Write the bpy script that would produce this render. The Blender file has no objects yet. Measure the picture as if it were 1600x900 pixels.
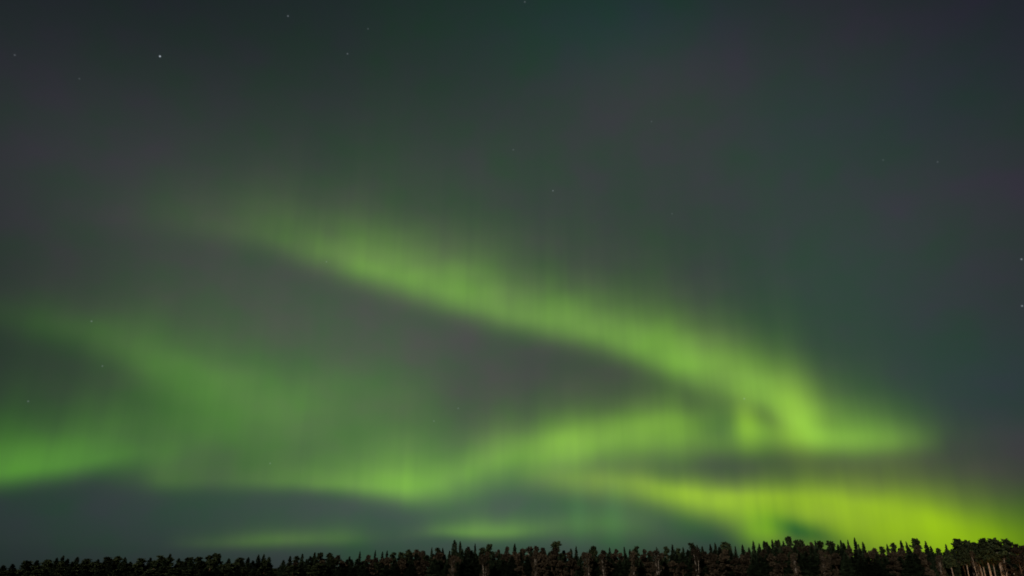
import bpy, math, random
from mathutils import Vector, Matrix

# ------------------------------------------------------------------ camera
scene = bpy.context.scene
col = scene.collection
F_PX, PITCH, EYE = 1142.0, math.radians(22.15), 1.6
cam_data = bpy.data.cameras.new('camera')
cam_data.sensor_width = 36.0
cam_data.lens = 36.0 * F_PX / 1600.0
cam_data.clip_start, cam_data.clip_end = 0.1, 6000.0
cam = bpy.data.objects.new('camera', cam_data)
cam.location = (0, 0, EYE)
cam.rotation_euler = (math.radians(90) + PITCH, 0, 0)
col.objects.link(cam)
scene.camera = cam
cam_data.dof.use_dof = True            # hand-held night phone shot: focus sits a little short of infinity
cam_data.dof.focus_distance = 4.6
cam_data.dof.aperture_fstop = 3.9

scene.render.resolution_x, scene.render.resolution_y = 1024, 576
scene.view_settings.view_transform = 'Standard'
scene.view_settings.look = 'None'
scene.view_settings.exposure = 0.0
scene.view_settings.gamma = 1.0

def ray(x, y):
    """direction seen at a point of the 1600 x 900 photograph (used to measure the sky and the tree tops)"""
    cx, cy = (x - 800) / F_PX, (450 - y) / F_PX
    return Vector((cx, math.cos(PITCH) - cy * math.sin(PITCH), math.sin(PITCH) + cy * math.cos(PITCH)))

def azel(x, y):
    d = ray(x, y).normalized()
    return math.degrees(math.atan2(d.x, d.y)), math.degrees(math.asin(d.z))

# ------------------------------------------------------------------ night sky with aurora (world, by compass direction)
FILL_SUN_EL, FILL_SUN_AZ = math.radians(24), math.radians(205)      # behind the camera, a little to the left
world = bpy.data.worlds.new('World')
scene.world = world
world.use_nodes = True
wt = world.node_tree
wt.nodes.clear()
N, L = wt.nodes, wt.links

def put(sock, v):
    if isinstance(v, bpy.types.NodeSocket): L.new(v, sock)
    else: sock.default_value = v
def m(op, a, b=None, c=None, clamp=False):
    n = N.new('ShaderNodeMath'); n.operation = op; n.use_clamp = clamp
    put(n.inputs[0], a)
    if b is not None: put(n.inputs[1], b)
    if c is not None: put(n.inputs[2], c)
    return n.outputs[0]
def vm(op, a, b=None, c=None):
    n = N.new('ShaderNodeVectorMath'); n.operation = op
    put(n.inputs[0], a)
    if b is not None: put(n.inputs[1], b)
    if c is not None: put(n.inputs[2], c)
    return n.outputs['Value'] if op in ('DISTANCE', 'DOT_PRODUCT', 'LENGTH') else n.outputs['Vector']
def scaled(colour, fac):
    n = N.new('ShaderNodeVectorMath'); n.operation = 'SCALE'
    put(n.inputs[0], colour); put(n.inputs['Scale'], fac)
    return n.outputs['Vector']

tc = N.new('ShaderNodeTexCoord')
D = vm('NORMALIZE', tc.outputs['Generated'])
sep = N.new('ShaderNodeSeparateXYZ'); L.new(D, sep.inputs[0])
AZ = m('MULTIPLY', m('ARCTAN2', sep.outputs[0], sep.outputs[1]), 180 / math.pi)
EL = m('MULTIPLY', m('ARCSINE', sep.outputs[2]), 180 / math.pi)
A01 = m('MULTIPLY_ADD', AZ, 0.01, 0.5, clamp=True)

def fcurve(knots, span):
    """smooth curve over azimuth -50..50 degrees; values 0..span"""
    n = N.new('ShaderNodeFloatCurve')
    L.new(A01, n.inputs['Value'])
    n.mapping.extend = 'HORIZONTAL'
    cu = n.mapping.curves[0]
    pts = sorted(((a + 50) / 100, max(0.0, min(1.0, v / span))) for a, v in knots)
    cu.points[0].location = pts[0]; cu.points[1].location = pts[-1]
    for p in pts[1:-1]: cu.points.new(*p)
    for p in cu.points: p.handle_type = 'AUTO_CLAMPED'
    n.mapping.update()
    return m('MULTIPLY', n.outputs[0], span)

def noise(sx, sy, detail=2.0, off=0.0):
    c = N.new('ShaderNodeCombineXYZ')
    put(c.inputs[0], m('MULTIPLY', AZ, sx)); put(c.inputs[1], m('MULTIPLY', EL, sy)); c.inputs[2].default_value = off
    n = N.new('ShaderNodeTexNoise'); n.inputs['Scale'].default_value = 1.0; n.inputs['Detail'].default_value = detail
    L.new(c.outputs[0], n.inputs['Vector'])
    return n.outputs['Fac']

def rays(off):
    """upright rays and uneven folds of one curtain"""
    coarse = m('MULTIPLY_ADD', noise(0.26, 0.022, 2.0, off), 0.50, 0.75)
    fine = m('MULTIPLY_ADD', noise(1.15, 0.045, 2.0, off + 3.1), 0.26, -0.13)
    patch = m('MULTIPLY_ADD', noise(0.13, 0.20, 2.0, off + 7.7), 1.2, -0.60)
    return m('ADD', m('ADD', coarse, fine), patch)
RAYN = [0]

def band(knots):
    """a curtain: knots are x, y of its brightest line, brightness, reach upward, reach downward"""
    pk, it, up, dn = [], [], [], []
    for x, y, i, u, d in knots:
        a, e = azel(x, y)
        pk.append((a, e)); it.append((a, i))
        up.append((a, abs(azel(x, y - u)[1] - e))); dn.append((a, abs(e - azel(x, y + d)[1])))
    d = m('SUBTRACT', EL, fcurve(pk, 60))
    above = m('GREATER_THAN', d, 0.0)
    RAYN[0] += 1; off = 11.3 * RAYN[0]
    reach = m('MULTIPLY_ADD', noise(0.45, 0.01, 2.0, off + 20), 0.42, 0.79)     # some rays climb higher than others
    tu = m('DIVIDE', d, m('MULTIPLY', fcurve(up, 12), reach)); td = m('DIVIDE', d, fcurve(dn, 12))
    fu = m('POWER', m('MULTIPLY_ADD', tu, tu, 1.0), -1.5)
    fd = m('EXPONENT', m('MULTIPLY', m('MULTIPLY', td, td), -1.0))
    f = m('ADD', m('MULTIPLY', fu, above), m('MULTIPLY', fd, m('SUBTRACT', 1.0, above)))
    return m('MULTIPLY', m('MULTIPLY', f, fcurve(it, 3)), rays(off))

def blob(x, y, sx, sy, rot=0.0):
    """a soft patch of glow round a direction"""
    a, e = azel(x, y)
    k = 180 / math.pi / F_PX
    ca, sa = math.cos(math.radians(rot)), math.sin(math.radians(rot))
    da = m('MULTIPLY', m('SUBTRACT', AZ, a), math.cos(math.radians(e))); de = m('SUBTRACT', EL, e)
    u = m('ADD', m('MULTIPLY', da, ca / (sx * k)), m('MULTIPLY', de, sa / (sx * k)))
    v = m('ADD', m('MULTIPLY', da, -sa / (sy * k)), m('MULTIPLY', de, ca / (sy * k)))
    return m('EXPONENT', m('MULTIPLY', m('MULTIPLY_ADD', u, u, m('MULTIPLY', v, v)), -0.5))

# dim air: the physical sky, scaled down to night
sky = N.new('ShaderNodeTexSky'); sky.sky_type = 'NISHITA'; sky.sun_disc = False
sky.sun_elevation = FILL_SUN_EL; sky.sun_rotation = FILL_SUN_AZ
acc = scaled(sky.outputs['Color'], 0.0012)
acc = vm('ADD', acc, (0.0050, 0.0058, 0.0105))

def add_blob(x, y, sx, sy, rgb, rot=0.0):
    global acc
    acc = vm('MULTIPLY_ADD', scaled((1, 1, 1), blob(x, y, sx, sy, rot)), rgb, acc)
AIR = [  # x, y, sx, sy, colour, tilt : thin veils and airglow between the curtains
    (620, 540, 330, 130, (.036, .037, .029), -14),
    (800, 360, 560, 210, (.021, .033, .024), 0),
    (1250, 120, 300, 150, (.009, .004, .010), 0),
    (830, 10, 230, 90, (.001, .012, .004), 0),
    (820, 240, 330, 90, (.004, .010, .004), 0),
    (1600, 20, 130, 120, (-.006, -.005, -.004), 0),
    (110, 240, 130, 90, (.006, .003, .007), 0),
    (980, 45, 120, 60, (-.004, .006, .003), 0),
    (1420, 180, 90, 55, (-.008, .002, -.005), 0),
    (1230, 190, 60, 70, (-.006, .003, -.003), 0),
    (1010, 130, 100, 50, (.008, .002, .006), 0),
    (1500, 440, 210, 220, (.014, .010, .014), 0),
    (1540, 725, 100, 34, (.020, .009, .012), 0),
    (1540, 620, 120, 60, (.000, .012, .008), 0),
    (300, 810, 430, 75, (.012, .024, .021), 0),
    (850, 795, 260, 70, (.022, .056, .030), 0),
    (1320, 490, 130, 110, (-.003, .018, .003), -30),
    (420, 620, 240, 110, (.016, .034, .010), 0),
]
for b in AIR: add_blob(*b)

# faint uneven mottling of the air
mott = m('SUBTRACT', noise(0.22, 0.30, 3.0, 3.0), 0.5)
acc = vm('MULTIPLY', acc, vm('MULTIPLY_ADD', scaled((1, 1, 1), mott), (.65, -.35, .55), (1, 1, 1)))

GREEN, LIME, YELLOW, DEEP = (.105, .250, .012), (.150, .345, .006), (.228, .378, -.012), (.055, .195, .002)
def add_band(rgb, knots):
    global acc
    acc = vm('MULTIPLY_ADD', scaled((1, 1, 1), band(knots)), rgb, acc)

add_band(GREEN, [  # the high arc coming down to the right
    (60, 335, 0, 70, 34), (200, 332, .03, 70, 36), (300, 340, .10, 70, 34), (400, 358, .23, 68, 30), (500, 390, .50, 66, 30),
    (600, 420, .88, 64, 31), (700, 452, .98, 62, 31), (800, 482, .90, 62, 30), (900, 506, .84, 62, 30), (1000, 537, .92, 64, 34),
    (1100, 578, 1.10, 66, 40), (1180, 612, 1.22, 68, 34), (1240, 650, 1.25, 76, 34), (1280, 668, .95, 70, 32),
    (1340, 677, .62, 64, 32), (1400, 680, .42, 54, 28), (1450, 676, .14, 45, 28), (1500, 660, 0, 50, 30)])
add_band(LIME, [   # the fold running back to the left below it
    (150, 738, 0, 60, 26), (215, 742, .07, 55, 24), (275, 747, .20, 50, 20), (330, 745, .20, 60, 20), (420, 748, .25, 60, 18), (500, 752, .50, 50, 16),
    (570, 755, .65, 50, 20), (640, 760, .75, 60, 25), (700, 748, .70, 50, 35), (760, 725, .75, 45, 38), (830, 705, .85, 42, 42),
    (890, 690, .98, 42, 45), (950, 680, .90, 46, 40), (1040, 668, .90, 50, 44), (1100, 674, .66, 44, 34), (1150, 672, .75, 45, 32),
    (1175, 672, .80, 45, 30), (1220, 680, .50, 30, 25), (1280, 688, .45, 30, 22), (1350, 690, .40, 30, 22), (1420, 690, .24, 30, 20),
    (1480, 690, 0, 30, 20)])
add_band(DEEP, [   # the left curtain
    (-250, 760, .9, 75, 25), (0, 735, 1.0, 75, 25), (60, 728, .9, 80, 25), (120, 720, .80, 90, 25), (200, 702, .58, 110, 30),
    (280, 690, .46, 110, 42), (360, 670, .40, 100, 40), (450, 672, .32, 90, 45), (550, 690, .28, 80, 45), (650, 690, .22, 60, 40),
    (760, 690, 0, 60, 40)])
add_band(DEEP, [   # the faint diagonal above it
    (-200, 470, .05, 40, 30), (0, 490, .09, 40, 30), (60, 500, .16, 40, 30), (130, 515, .28, 40, 30), (200, 540, .42, 50, 35),
    (260, 570, .55, 60, 50), (330, 600, .50, 60, 60), (400, 610, .42, 60, 60), (480, 615, .32, 60, 60), (600, 620, .18, 60, 60),
    (720, 620, 0, 60, 60)])
add_band(YELLOW, [ # the bright low curtain at right
    (800, 742, 0, 25, 25), (860, 747, .22, 25, 25), (900, 750, .40, 25, 25), (980, 757, .70, 28, 26), (1050, 768, .95, 24, 28),
    (1110, 775, 1.15, 25, 33), (1170, 780, 1.22, 26, 48), (1230, 782, 1.22, 28, 60), (1300, 787, 1.25, 33, 76), (1400, 803, 1.08, 48, 95),
    (1480, 822, .84, 56, 95), (1540, 836, .64, 58, 90), (1600, 848, .32, 60, 80), (1700, 870, .1, 60, 80)])
add_band(LIME, [   # slivers just over the trees
    (250, 848, 0, 18, 10), (330, 848, .12, 18, 10), (430, 843, .30, 18, 12), (520, 841, .24, 20, 12), (610, 838, .05, 20, 12),
    (690, 829, .32, 18, 10), (760, 831, .52, 22, 12), (830, 827, .36, 22, 14), (880, 822, .22, 28, 20), (960, 815, .16, 30, 25),
    (1040, 815, 0, 30, 25)])
for b in [(1590, 838, 75, 34, (.022, .085, -.012), 0), (1195, 608, 95, 30, (.045, .06, .006), -38), (1246, 662, 22, 42, (.05, .06, .004), 0), (1192, 642, 30, 15, (-.05, -.12, -.002), -25),
          (1190, 832, 22, 18, (.06, .16, -.01), 0), (1248, 826, 42, 12, (-.15, -.18, -.003), -18), (1105, 830, 45, 18, (-.014, -.008, -.004), -20),
          (1166, 660, 12, 24, (.10, .18, 0), 0), (1030, 668, 40, 18, (.04, .07, .006), 0), (890, 690, 44, 20, (.03, .04, .006), 20), (1240, 642, 24, 38, (.045, .085, .000), 0), (1130, 668, 22, 18, (-.03, -.05, 0), 0), (1060, 822, 70, 20, (.012, .030, .000), 0),
          (640, 752, 55, 18, (.02, .05, 0), 0), (960, 800, 12, 34, (.004, .03, .004), 0), (905, 800, 10, 30, (.003, .022, .003), 0), (1215, 692, 110, 14, (.015, .03, 0), 0)]:
    add_blob(*b)

acc = vm('MAXIMUM', acc, (.004, .005, .002))

STARS = [(250, 88, 1.9), (450, 25, .45), (575, 45, .2), (543, 84, .35), (124, 123, .15), (864, 298, .4), (802, 234, .2), (143, 502, .35),
         (160, 572, .25), (44, 627, .3), (678, 658, .25), (716, 638, .25), (1163, 623, .4), (510, 409, .25), (422, 724, .25), (1596, 405, .7),
         (1597, 478, .7), (1018, 190, .15), (1380, 250, .14), (1465, 253, .18), (23, 86, .25), (820, 3, .3), (1050, 334, .15)]
for x, y, s in STARS:
    d = vm('DISTANCE', D, tuple(ray(x, y).normalized()))
    f = m('EXPONENT', m('MULTIPLY', m('MULTIPLY', d, d), -1 / (0.00085 ** 2)))
    acc = vm('MULTIPLY_ADD', scaled((1, 1, 1), f), (s * .25, s * .28, s * .31), acc)

bg = N.new('ShaderNodeBackground'); L.new(acc, bg.inputs['Color']); bg.inputs['Strength'].default_value = 1.0
wo = N.new('ShaderNodeOutputWorld'); L.new(bg.outputs[0], wo.inputs['Surface'])

# ------------------------------------------------------------------ warm fill sun from behind the camera, added to brighten the forest
fill_sun_data = bpy.data.lights.new('fill_sun', 'SUN')
fill_sun_data.energy = 1.25
fill_sun_data.angle = math.radians(0.5)
fill_sun_data.color = (1.0, 0.86, 0.72)
fill_sun = bpy.data.objects.new('fill_sun', fill_sun_data)
src = Vector((math.sin(FILL_SUN_AZ) * math.cos(FILL_SUN_EL), math.cos(FILL_SUN_AZ) * math.cos(FILL_SUN_EL), math.sin(FILL_SUN_EL)))
fill_sun.rotation_euler = (-src).to_track_quat('-Z', 'Y').to_euler()
fill_sun.location = src * 50
col.objects.link(fill_sun)

# ------------------------------------------------------------------ materials
def material(name, c1, c2, scale=1.0, rough=0.9, per_tree=0.0, stretch=(1, 1, 1)):
    mt = bpy.data.materials.new(name); mt.use_nodes = True
    t = mt.node_tree; b = t.nodes['Principled BSDF']
    b.inputs['Roughness'].default_value = rough
    b.inputs['Specular IOR Level'].default_value = 0.15
    g = t.nodes.new('ShaderNodeTexCoord')
    mp = t.nodes.new('ShaderNodeMapping'); mp.inputs['Scale'].default_value = stretch
    t.links.new(g.outputs['Object'], mp.inputs['Vector'])
    n = t.nodes.new('ShaderNodeTexNoise'); n.inputs['Scale'].default_value = scale; n.inputs['Detail'].default_value = 4
    t.links.new(mp.outputs[0], n.inputs['Vector'])
    r = t.nodes.new('ShaderNodeValToRGB')
    r.color_ramp.elements[0].position, r.color_ramp.elements[1].position = .35, .65
    r.color_ramp.elements[0].color = (*c1, 1); r.color_ramp.elements[1].color = (*c2, 1)
    t.links.new(n.outputs['Fac'], r.inputs[0])
    out = r.outputs[0]
    if per_tree:
        oi = t.nodes.new('ShaderNodeObjectInfo')
        h = t.nodes.new('ShaderNodeHueSaturation')
        mr = t.nodes.new('ShaderNodeMapRange'); mr.inputs['To Min'].default_value = 1 - per_tree; mr.inputs['To Max'].default_value = 1 + per_tree
        t.links.new(oi.outputs['Random'], mr.inputs['Value']); t.links.new(mr.outputs[0], h.inputs['Value'])
        t.links.new(out, h.inputs['Color']); out = h.outputs[0]
    t.links.new(out, b.inputs['Base Color'])
    return mt

M = {
    'needles': material('needles', (.016, .030, .016), (.038, .062, .030), 1.6, per_tree=.5),
    'pine_needles': material('pine_needles', (.022, .036, .018), (.055, .075, .030), 1.6, per_tree=.5),
    'brown_leaves': material('brown_leaves', (.036, .032, .022), (.085, .066, .042), 1.2, per_tree=.5),
    'bark': material('bark', (.07, .05, .035), (.13, .09, .06), 3, stretch=(1, 1, .2)),
    'pine_bark': material('pine_bark', (.16, .09, .055), (.30, .19, .12), 2, stretch=(1, 1, .3)),
    'birch_bark': material('birch_bark', (.12, .10, .08), (.42, .38, .32), 2.2, stretch=(.4, .4, 1.6)),
    'grass': material('grass', (.030, .032, .016), (.075, .065, .035), .35),
    'lamp_metal': material('lamp_metal', (.03, .03, .03), (.05, .05, .05), 4, rough=.5),
}
lampglass = bpy.data.materials.new('lamp_glow'); lampglass.use_nodes = True
lb = lampglass.node_tree.nodes['Principled BSDF']
lb.inputs['Emission Color'].default_value = (1, .55, .22, 1); lb.inputs['Emission Strength'].default_value = 12

# ------------------------------------------------------------------ mesh helpers
class MB:
    def __init__(s): s.v, s.f = [], []
    def tube(s, pts, rads, n=6):
        """tapered round limb through pts"""
        base = len(s.v)
        for i, (p, r) in enumerate(zip(pts, rads)):
            p = Vector(p)
            a = Vector(pts[max(i - 1, 0)]); b = Vector(pts[min(i + 1, len(pts) - 1)])
            d = (b - a).normalized()
            x = d.cross(Vector((0, 1, .01))).normalized() if abs(d.y) < .9 else d.cross(Vector((1, 0, 0))).normalized()
            y = d.cross(x)
            for k in range(n):
                t = 2 * math.pi * k / n
                s.v.append(tuple(p + x * math.cos(t) * r + y * math.sin(t) * r))
        for i in range(len(pts) - 1):
            for k in range(n):
                k2 = (k + 1) % n
                s.f.append((base + i * n + k, base + i * n + k2, base + (i + 1) * n + k2, base + (i + 1) * n + k))
        s.f.append(tuple(base + k for k in range(n))[::-1])
        s.f.append(tuple(base + (len(pts) - 1) * n + k for k in range(n)))
    def tri(s, *p):
        b = len(s.v); s.v += [tuple(q) for q in p]; s.f.append(tuple(range(b, b + len(p))))
    def mesh(s, name, mat):
        me = bpy.data.meshes.new(name); me.from_pydata(s.v, [], s.f); me.update()
        me.materials.append(mat); return me

def rv(rg): return Vector((rg.gauss(0, 1), rg.gauss(0, 1), rg.gauss(0, 1))).normalized()
def leaf(mb, c, d, size, rg):
    """a small spray of foliage: a bent leaf-shaped pair of faces"""
    d = d.normalized(); n = d.cross(rv(rg)).normalized(); up = d.cross(n) * .25 * size
    c = Vector(c)
    mb.tri(c - d * size * .5, c + n * size * .38 + up, c + d * size * .6)
    mb.tri(c - d * size * .5, c + d * size * .6, c - n * size * .38 + up)

# every crown below is 10 m tall and 1 m in mean radius scale; things are scaled to size
def spruce(rg, slender=1.0, ragged=.25):
    """crown + trunk of a spruce, 10 m tall"""
    t = MB(); lean = rg.uniform(-.15, .15)
    t.tube([(0, 0, -.3), (0, 0, 3), (lean * .4, 0, 7), (lean, 0, 9.9)], [.17, .14, .07, .012], 7)
    c = MB(); z = .9 + rg.random() * .5
    while z < 9.95:
        q = (10 - z) / 10
        R = (1.55 * q ** .66 * min(1, (z + .9) / 2.4) + .03) * slender
        nb = 11 if q > .2 else 7
        a0 = rg.random() * 6.28
        for k in range(nb):
            if rg.random() < .10: continue
            a = a0 + 6.283 * k / nb + rg.uniform(-.3, .3)
            r = R * rg.uniform(1 - ragged * 1.6, 1 + ragged)
            o = Vector((lean * z / 10, 0, z + rg.uniform(-.08, .08)))
            out = Vector((math.cos(a), math.sin(a), 0)); side = Vector((-math.sin(a), math.cos(a), 0))
            tip = o + out * r + Vector((0, 0, -.28 * r + (.25 if q < .15 else 0)))
            mid = o + out * r * .55 + Vector((0, 0, -.20 * r))
            w = .34 * r + .07
            c.tri(o, mid + side * w + Vector((0, 0, -.12 * r)), tip); c.tri(o, tip, mid - side * w + Vector((0, 0, -.12 * r)))
            c.tri(o + Vector((0, 0, .05)), mid + Vector((0, 0, -.55 * r - .10)), tip)
            if q > .12:
                for s in (-1, 1):
                    m2 = o + out * r * .45 + Vector((0, 0, -.14 * r))
                    c.tri(m2, m2 + out * r * .38 + side * s * r * .38 + Vector((0, 0, -.2 * r)), m2 + out * r * .18 + Vector((0, 0, -.18 * r)))
        z += .20 + .22 * q * rg.uniform(.7, 1.3)
    c.tri((lean - .03, 0, 9.5), (lean + .03, 0, 9.5), (lean, 0, 10.05)); c.tri((lean, -.03, 9.5), (lean, .03, 9.5), (lean, 0, 10.05))
    return t, c

def clumps(c, centres, rg, n, size, flat=.8):
    for ctr, rad in centres:
        for _ in range(n):
            d = rv(rg); rr = rad * rg.uniform(.35, 1.05)
            p = Vector(ctr) + Vector((d.x * rr, d.y * rr, d.z * rr * flat))
            leaf(c, p, d + rv(rg) * .8, size * rg.uniform(.6, 1.4), rg)

def pine(rg, bare=.5):
    t = MB(); b = rg.uniform(-.35, .35)
    pts = [(0, 0, -.3), (b * .3, 0, 3), (b * .8, 0, 6.5), (b, .1, 9.3)]
    t.tube(pts, [.20, .17, .11, .03], 8)
    c = MB(); cs = []
    for i in range(14):
        z = 10 * (bare + (1 - bare) * (i + .5) / 14.5)
        a = i * 2.4 + rg.random(); q = 1 - (z / 10 - bare) / (1 - bare)
        r = (1.05 * (.15 + min(q, .6) * 1.25)) * rg.uniform(.5, 1.1)
        if i == 13: r = .1
        e = Vector((b * z / 10 + math.cos(a) * r, math.sin(a) * r, z + .25))
        t.tube([(b * z / 10, 0, z - .35), tuple(e)], [.05, .015], 4)
        cs.append((e, rg.uniform(.5, .8)))
    clumps(c, cs, rg, 60, .50, .75)
    return t, c

def broadleaf(rg, dens=60, size=.46, width=1.4, stem=1):
    t = MB(); cs = []
    for s in range(stem):
        b = rg.uniform(-.5, .5) + (s - (stem - 1) / 2) * .8; b2 = rg.uniform(-.3, .3)
        t.tube([(s * .15, 0, -.3), (b * .35, b2 * .3, 2.5), (b * .8, b2, 6), (b, b2, 9.2)], [.18, .14, .08, .015], 7)
        for i in range(18):
            z = rg.uniform(1.8, 9.0); a = rg.random() * 6.28
            prof = min(1, (z + .5) / 4) * min(1, max(.2, (10.2 - z) / 4.5)) ** .7
            r = width * prof * rg.uniform(.35, 1.0)
            e = Vector((b * z / 9 + math.cos(a) * r, b2 * z / 9 + math.sin(a) * r, min(z + .5, 9.5)))
            t.tube([(b * z / 9, b2 * z / 9, z - .9), tuple(e)], [.05, .012], 4)
            cs.append((e, rg.uniform(.4, .75)))
        cs.append((Vector((b, b2, 9.3)), .4)); cs.append((Vector((b, b2, 8.6)), .6))
    c = MB(); clumps(c, cs, rg, dens, size, .9)
    return t, c

def make_kind(name, builder, bark, leafm, n, **kw):
    out = []
    for i in range(n):
        t, c = builder(random.Random(hash_seed(name, i)), **kw)
        out.append((t.mesh(name + '_trunk', M[bark]), c.mesh(name + '_crown', M[leafm])))
    return out
def hash_seed(s, i): return sum(ord(ch) * (k + 3) for k, ch in enumerate(s)) * 31 + i * 977
KINDS = {
    'spruce': make_kind('spruce_tree', spruce, 'bark', 'needles', 7),
    'slim': make_kind('slim_spruce_tree', spruce, 'bark', 'needles', 4, slender=.6),
    'pine': make_kind('pine_tree', pine, 'pine_bark', 'pine_needles', 5, bare=.25),
    'tallpine': make_kind('tall_pine_tree', pine, 'birch_bark', 'pine_needles', 4, bare=.60),
    'brown': make_kind('broadleaf_tree', broadleaf, 'bark', 'brown_leaves', 5),
    'birch': make_kind('birch_tree', broadleaf, 'birch_bark', 'brown_leaves', 4, dens=24, size=.36, width=1.2, stem=2),
}
NAME = {'spruce': 'spruce_tree', 'slim': 'spruce_tree', 'pine': 'pine_tree', 'tallpine': 'pine_tree', 'brown': 'broadleaf_tree', 'birch': 'birch_tree'}
CAT = {'spruce': 'spruce', 'slim': 'spruce', 'pine': 'pine', 'tallpine': 'pine', 'brown': 'broadleaf tree', 'birch': 'birch'}
SRC = {}
def tag(o, label=None, cat=None, group=None, kind=None):
    for k, v in (('label', label), ('category', cat), ('group', group), ('kind', kind)):
        if v: o[k] = v
def proto(kind, i):
    """first tree of each mesh variant; later ones are copies of it"""
    trunk, crown = KINDS[kind][i]
    root = bpy.data.objects.new(NAME[kind], None); root.empty_display_size = .5
    col.objects.link(root)
    for nm, me in (('trunk', trunk), ('crown', crown)):
        o = bpy.data.objects.new(nm, me); o.parent = root; col.objects.link(o)
    return root
def copy_tree(src):
    r = src.copy(); col.objects.link(r)
    for ch in src.children:
        c = ch.copy(); c.parent = r; col.objects.link(c)
    return r
rnd = random.Random(11)
def tree(kind, x, y, depth, wpx, label, group=None):
    """a tree at a depth (metres) whose tip is seen at x, y and whose crown is about wpx wide"""
    d = ray(x, y); t = depth / d.y
    H = EYE + t * d.z
    i = rnd.randrange(len(KINDS[kind]))
    if (kind, i) in SRC: r = copy_tree(SRC[kind, i])
    else: r = SRC[kind, i] = proto(kind, i)
    full = {'spruce': 2.7, 'slim': 1.7, 'pine': 2.9, 'tallpine': 2.7, 'brown': 3.3, 'birch': 3.3}[kind]
    w = {'spruce': 1.55, 'slim': 1.6}.get(kind, 1.12) * wpx * t / F_PX / full
    r.location = (d.x * t, depth, 0)
    r.rotation_euler = (0, 0, rnd.uniform(0, 6.28))
    r.scale = (w, w, H / 10.0)
    for k in ('label', 'category', 'group'):
        if k in r: del r[k]
    tag(r, label, CAT[kind], group)
    return r

# ------------------------------------------------------------------ ground
g = MB(); nx, ny = 60, 60
for j in range(ny + 1):
    for i in range(nx + 1):
        X = -3000 + 6000 * i / nx; Y = -1500 + 5500 * j / ny
        g.v.append((X, Y, -.05 + .05 * math.sin(X * .013) * math.cos(Y * .011)))
for j in range(ny):
    for i in range(nx):
        a = j * (nx + 1) + i; g.f.append((a, a + 1, a + nx + 2, a + nx + 1))
ground = bpy.data.objects.new('ground', g.mesh('ground', M['grass'])); col.objects.link(ground); ground['kind'] = 'structure'

# ------------------------------------------------------------------ forest: the skyline, tree by tree
ZONES = [(440, 'far left'), (700, 'left of centre'), (905, 'centre'), (1175, 'right of centre'), (1292, 'crest'), (1440, 'saw-tooth'), (9999, 'far right')]
def zone(x): return next(i for i, (e, _) in enumerate(ZONES) if x < e)
ZTXT = ['of the far left treeline', 'just left of the tallest spike', 'in the middle of the forest',
        'in the fringe right of centre', 'on the wooded crest', 'under the brightest yellow glow', 'in the lamplit stand']
ORD = ['first', 'second', 'third', 'fourth', 'fifth', 'sixth', 'seventh', 'eighth', 'ninth', 'tenth', 'eleventh', 'twelfth', 'thirteenth', 'fourteenth', 'fifteenth']
KTXT = {'spruce': 'dark pointed spruce', 'slim': 'dark narrow spruce', 'pine': 'dark rounded pine', 'tallpine': 'pale trunked tall pine',
        'brown': 'brown broadleaf tree', 'birch': 'thin birch with pale stems'}
S, T, P, Q, B, W = 'spruce', 'slim', 'pine', 'tallpine', 'brown', 'birch'
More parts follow.
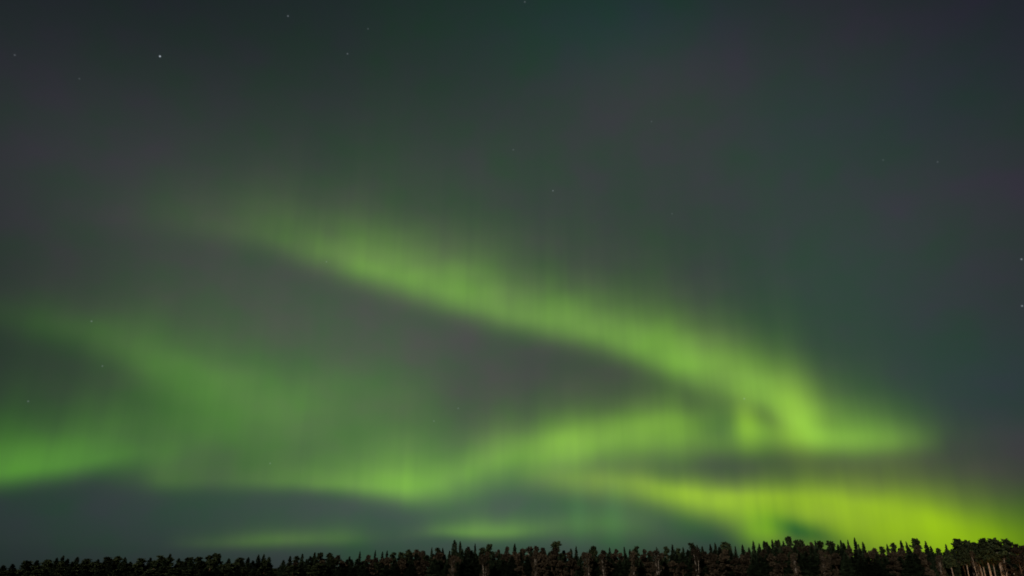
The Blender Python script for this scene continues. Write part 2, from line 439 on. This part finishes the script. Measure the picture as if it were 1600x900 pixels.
SKY = [  # kind, x, y of tip, crown width, own label
    (S,6,880,22),(S,22,878,20),(P,42,874,24),(S,58,872,20),(P,74,872,22),(S,88,869,18),(S,98,865,16),(S,120,867,18),(P,136,871,22),(S,152,871,20),
    (P,170,868,22),(P,184,867,22),(S,196,868,16),(P,222,870,22),(S,236,868,18),(P,250,866,20),(S,266,862,14),(S,280,869,18),(P,296,869,22),(P,312,868,20),
    (P,328,866,22),(P,342,866,20),(S,358,873,18),(P,374,872,22),(S,388,871,16),(S,404,867,14),(S,412,866,14),
    (S,444,875,16),(S,453,869,14),(P,464,870,16),(S,473,865,12),(S,492,863,13),(P,502,865,18),(P,516,865,18),(B,530,866,20),(S,546,869,14),
    (T,562,862,9),(B,574,867,18),(T,586,860,8),(S,597,862,10),(S,605,860,10),(P,614,864,16),(P,626,864,16),(P,638,860,18),(B,650,857,20),(B,662,859,18),
    (T,675,856,9),(P,685,857,15),(S,692,856,11),(S,703,861,12),
    (S,712,844,20),(S,720,846,12),(B,732,852,16),(T,743,850,9),(P,754,857,16),(P,766,852,18),(B,779,857,16),(B,791,854,16),(S,804,850,14),(B,816,855,16),
    (W,828,853,16),(B,838,851,14),(B,849,854,18),(P,866,848,24),(B,882,858,16),(S,892,857,14),(S,900,854,11),
    (B,914,861,16),(S,921,858,12),(P,929,855,16),(B,944,858,18),(S,952,856,11),(B,962,858,16),(T,976,854,8),(S,984,858,12),(P,995,855,14),(B,1005,858,16),(B,1014,859,14),
    (T,1025,855,8),(B,1034,862,14),(P,1040,855,13),(S,1050,851,12),(P,1060,858,14),(S,1068,855,11),(P,1079,850,18),(T,1089,851,8),(S,1097,853,12),(S,1110,850,13),
    (S,1118,848,12),(P,1131,848,18),(P,1138,850,14),(T,1149,853,8),(S,1160,852,14),(S,1170,855,12),
    (S,1177,846,13),(S,1186,850,12),(S,1193,845,12),(P,1198,848,13),(S,1206,844,14),(P,1215,846,16),(S,1224,845,12),(P,1231,840,18),(P,1244,845,16),(P,1252,845,16),
    (B,1264,845,16),(S,1274,845,12),(P,1281,847,18),
    (P,1300,847,20),(S,1314,844,13),(T,1325,844,9),(S,1335,841,14),(S,1342,851,10),(S,1349,847,14),(B,1366,854,14),(P,1378,855,14),(S,1386,851,12),(P,1395,850,16),
    (S,1407,844,13),(S,1416,846,11),(P,1429,843,20),
    (S,1446,845,14),(S,1455,853,13),(P,1466,858,14),(S,1478,851,12),(S,1488,858,11),(Q,1497,845,20),(Q,1511,848,20),(Q,1524,850,20),(Q,1536,845,20),(Q,1554,845,24),
    (Q,1573,846,18),(B,1584,848,24),(B,1598,850,26),(B,1618,846,30),(P,-12,878,22),
]
OWN = {
    712: 'tallest dark spruce spiking above the middle of the forest skyline', 720: 'slimmer spruce leaning against the right side of the tallest middle spike',
    866: 'broad round-topped dark pine rising alone right of the brown middle trees', 804: 'pointed spruce poking up between brown crowns right of the tallest spike',
    266: 'highest spruce tip of the far left treeline, left of the faint glow', 98: 'small spruce tip just left of the notch in the leftmost treeline',
    1231: 'highest crown of the wooded crest, just left of a narrow notch of sky', 1244: 'dark crown just right of the narrow notch in the crest',
    1335: 'tallest pointed spruce in the saw-toothed row under the brightest glow', 1314: 'first sharp spruce tooth right of the wide brown crown',
    1349: 'right-hand spruce tooth beside the deep V of sky', 1325: 'thin spruce needle between two bigger teeth of the saw-toothed row',
    1407: 'sharp spruce tip right after the low ragged dip under the brightest glow', 1429: 'wide heavy dark pine crown in the row under the brightest glow',
    1446: 'sharp spruce standing right beside the wide heavy crown under the glow', 1478: 'lone small spruce tip in the low gap left of the lamplit trunks',
    1497: 'leftmost of the tall lamplit trees, with a leaning pale trunk', 1554: 'broad flat-topped tree second from the right in the lamplit stand',
    562: 'thin spruce needle standing alone just right of a small sky notch, left of centre', 586: 'thin spruce spike on the left shoulder of the rising treeline',
    743: 'thin dark spruce among brown crowns close right of the tallest spike', 828: 'pale stemmed birch forking up among brown crowns at the middle',
    1079: 'rounded dark pine above the pale leaning stem right of centre', 1598: 'orange-brown lamplit tree at the right edge of the picture',
    1300: 'wide brownish pine crown right of the crest gap', 473: 'sharp little spruce tip just left of a dip, right of the deepest left gap',
}
for row in SKY:
    k, x, y, w = row
    z = zone(x)
    if x < 340: y += 3
    depth = [330, 300, 265, 262, 258, 250, 238][z] + rnd.uniform(-7, 9)
    peers = sorted(r[1] for r in SKY if r[0] == k and zone(r[1]) == z)
    place = ORD[peers.index(x)] + ' ' + KTXT[k] + ' from the left' if len(peers) > 1 else 'only ' + KTXT[k]
    tree(k, x, y, depth, w, OWN.get(x) or place + ' on the skyline ' + ZTXT[z], 'skyline trees ' + ZTXT[z])

# lower trees standing in front of the skyline row, and a few more filling in behind it
def sky_y(x):
    near = [r[2] + (3 if r[1] < 340 else 0) for r in SKY if abs(r[1] - x) < 13]
    return max(near) if near else 880
mix = [[S, S, P, P], [S, S, P, B], [B, S, S, B], [B, S, S, B], [S, S, S, B], [S, S, B, S], [S, B, P, S]]
for lift, step, dd, wide, txt in ((3, 8.5, 12, (17, 23), ', in the second row'), (13, 12.0, 22, (20, 27), ', in the front row')):
    x = -16.0
    while x < 1625:
        z = zone(x)
        k = rnd.choice(mix[z])
        y = min(sky_y(x) + lift + rnd.uniform(1, 7), 893)
        if x > 1448: depth = 250 + dd * .6 + rnd.uniform(-3, 3); tx = ', behind the lamplit trunks'   # the lit trunks stand clear in front here
        else: depth = [330, 300, 265, 262, 258, 250, 238][z] - dd + rnd.uniform(-3, 3); tx = txt
        tree(k, round(x), y, depth, rnd.uniform(*wide), KTXT[k] + ' ' + ZTXT[z] + tx, 'trees ' + ZTXT[z] + tx)
        x += rnd.uniform(.8, 1.2) * step
for qx, qy, k, nth in ((1466, 866, W, 'leftmost'), (1482, 862, Q, 'leftmost'), (1504, 858, Q, 'second'), (1519, 860, W, 'middle'), (1530, 858, Q, 'third'), (1545, 857, Q, 'rightmost'), (1563, 862, W, 'rightmost')):
    tree(k, qx, qy, 236 + rnd.uniform(-3, 3), 13, nth + ' of the ' + ('three short pale birches' if k == W else 'four lower pines with pale bare trunks') + ' in the lamplight at right', 'lamplit trunks at the right')

# pale-stemmed birches showing through the dark edge
for bx, by, lab in [(707, 866, 'pale birch stem showing under the tallest dark spruce'), (757, 864, 'short pale birch stem between dark crowns, right of the tallest spike'),
                    (836, 859, 'pale forked birch in front of the brown middle trees'), (918, 862, 'small birch with a pale glint, right of the round-topped pine'),
                    (942, 866, 'low pale birch in the shadow of the even fringe'), (988, 860, 'birch with the warm pale glint in the middle of the even fringe'),
                    (1026, 858, 'pale birch stem leaning right in the even fringe'), (1086, 853, 'thin tall pale birch stem leaning right below the rounded pine'),
                    (1240, 862, 'low pale birch under the narrow notch in the crest'), (1282, 858, 'birch with pale glints at the right end of the crest')]:
    tree(W, bx, by, 234 + rnd.uniform(-3, 2), 15, lab)

# ------------------------------------------------------------------ the lamp at the forest edge, just below the picture
d = ray(1562, 904); t = 224 / d.y
lx = d.x * t
post = bpy.data.objects.new('street_lamp', None); post.location = (lx, 224, 0); col.objects.link(post)
tag(post, 'low lamp post lighting the trees at the right end of the forest edge', 'street lamp')
pb = MB(); pb.tube([(0, 0, 0), (0, 0, .5), (0, 0, .52), (0, 0, 3.3)], [.09, .09, .05, .04], 10)
po = bpy.data.objects.new('pole', pb.mesh('pole', M['lamp_metal'])); po.parent = post; col.objects.link(po)
hb = MB(); hb.tube([(0, 0, 3.62), (0, 0, 3.66), (0, 0, 3.78)], [.26, .24, .05], 14)
ho = bpy.data.objects.new('lamp_cap', hb.mesh('lamp_cap', M['lamp_metal'])); ho.parent = post; col.objects.link(ho)
gb = MB(); gb.tube([(0, 0, 3.42), (0, 0, 3.44), (0, 0, 3.58), (0, 0, 3.64)], [.03, .07, .07, .03], 12)
go = bpy.data.objects.new('lamp_bulb', gb.mesh('lamp_bulb', lampglass)); go.parent = post; col.objects.link(go)
ab = MB(); ab.tube([(0, .10, 3.28), (0, .16, 3.5), (0, .10, 3.70)], [.015, .015, .015], 6)
ao = bpy.data.objects.new('bracket', ab.mesh('bracket', M['lamp_metal'])); ao.parent = post; col.objects.link(ao)
ld = bpy.data.lights.new('lamp_light', 'POINT'); ld.energy = 5500; ld.color = (1, .50, .20); ld.shadow_soft_size = .15
lo = bpy.data.objects.new('lamp_light', ld); lo.location = (0, 0, 3.52); lo.parent = post; col.objects.link(lo)
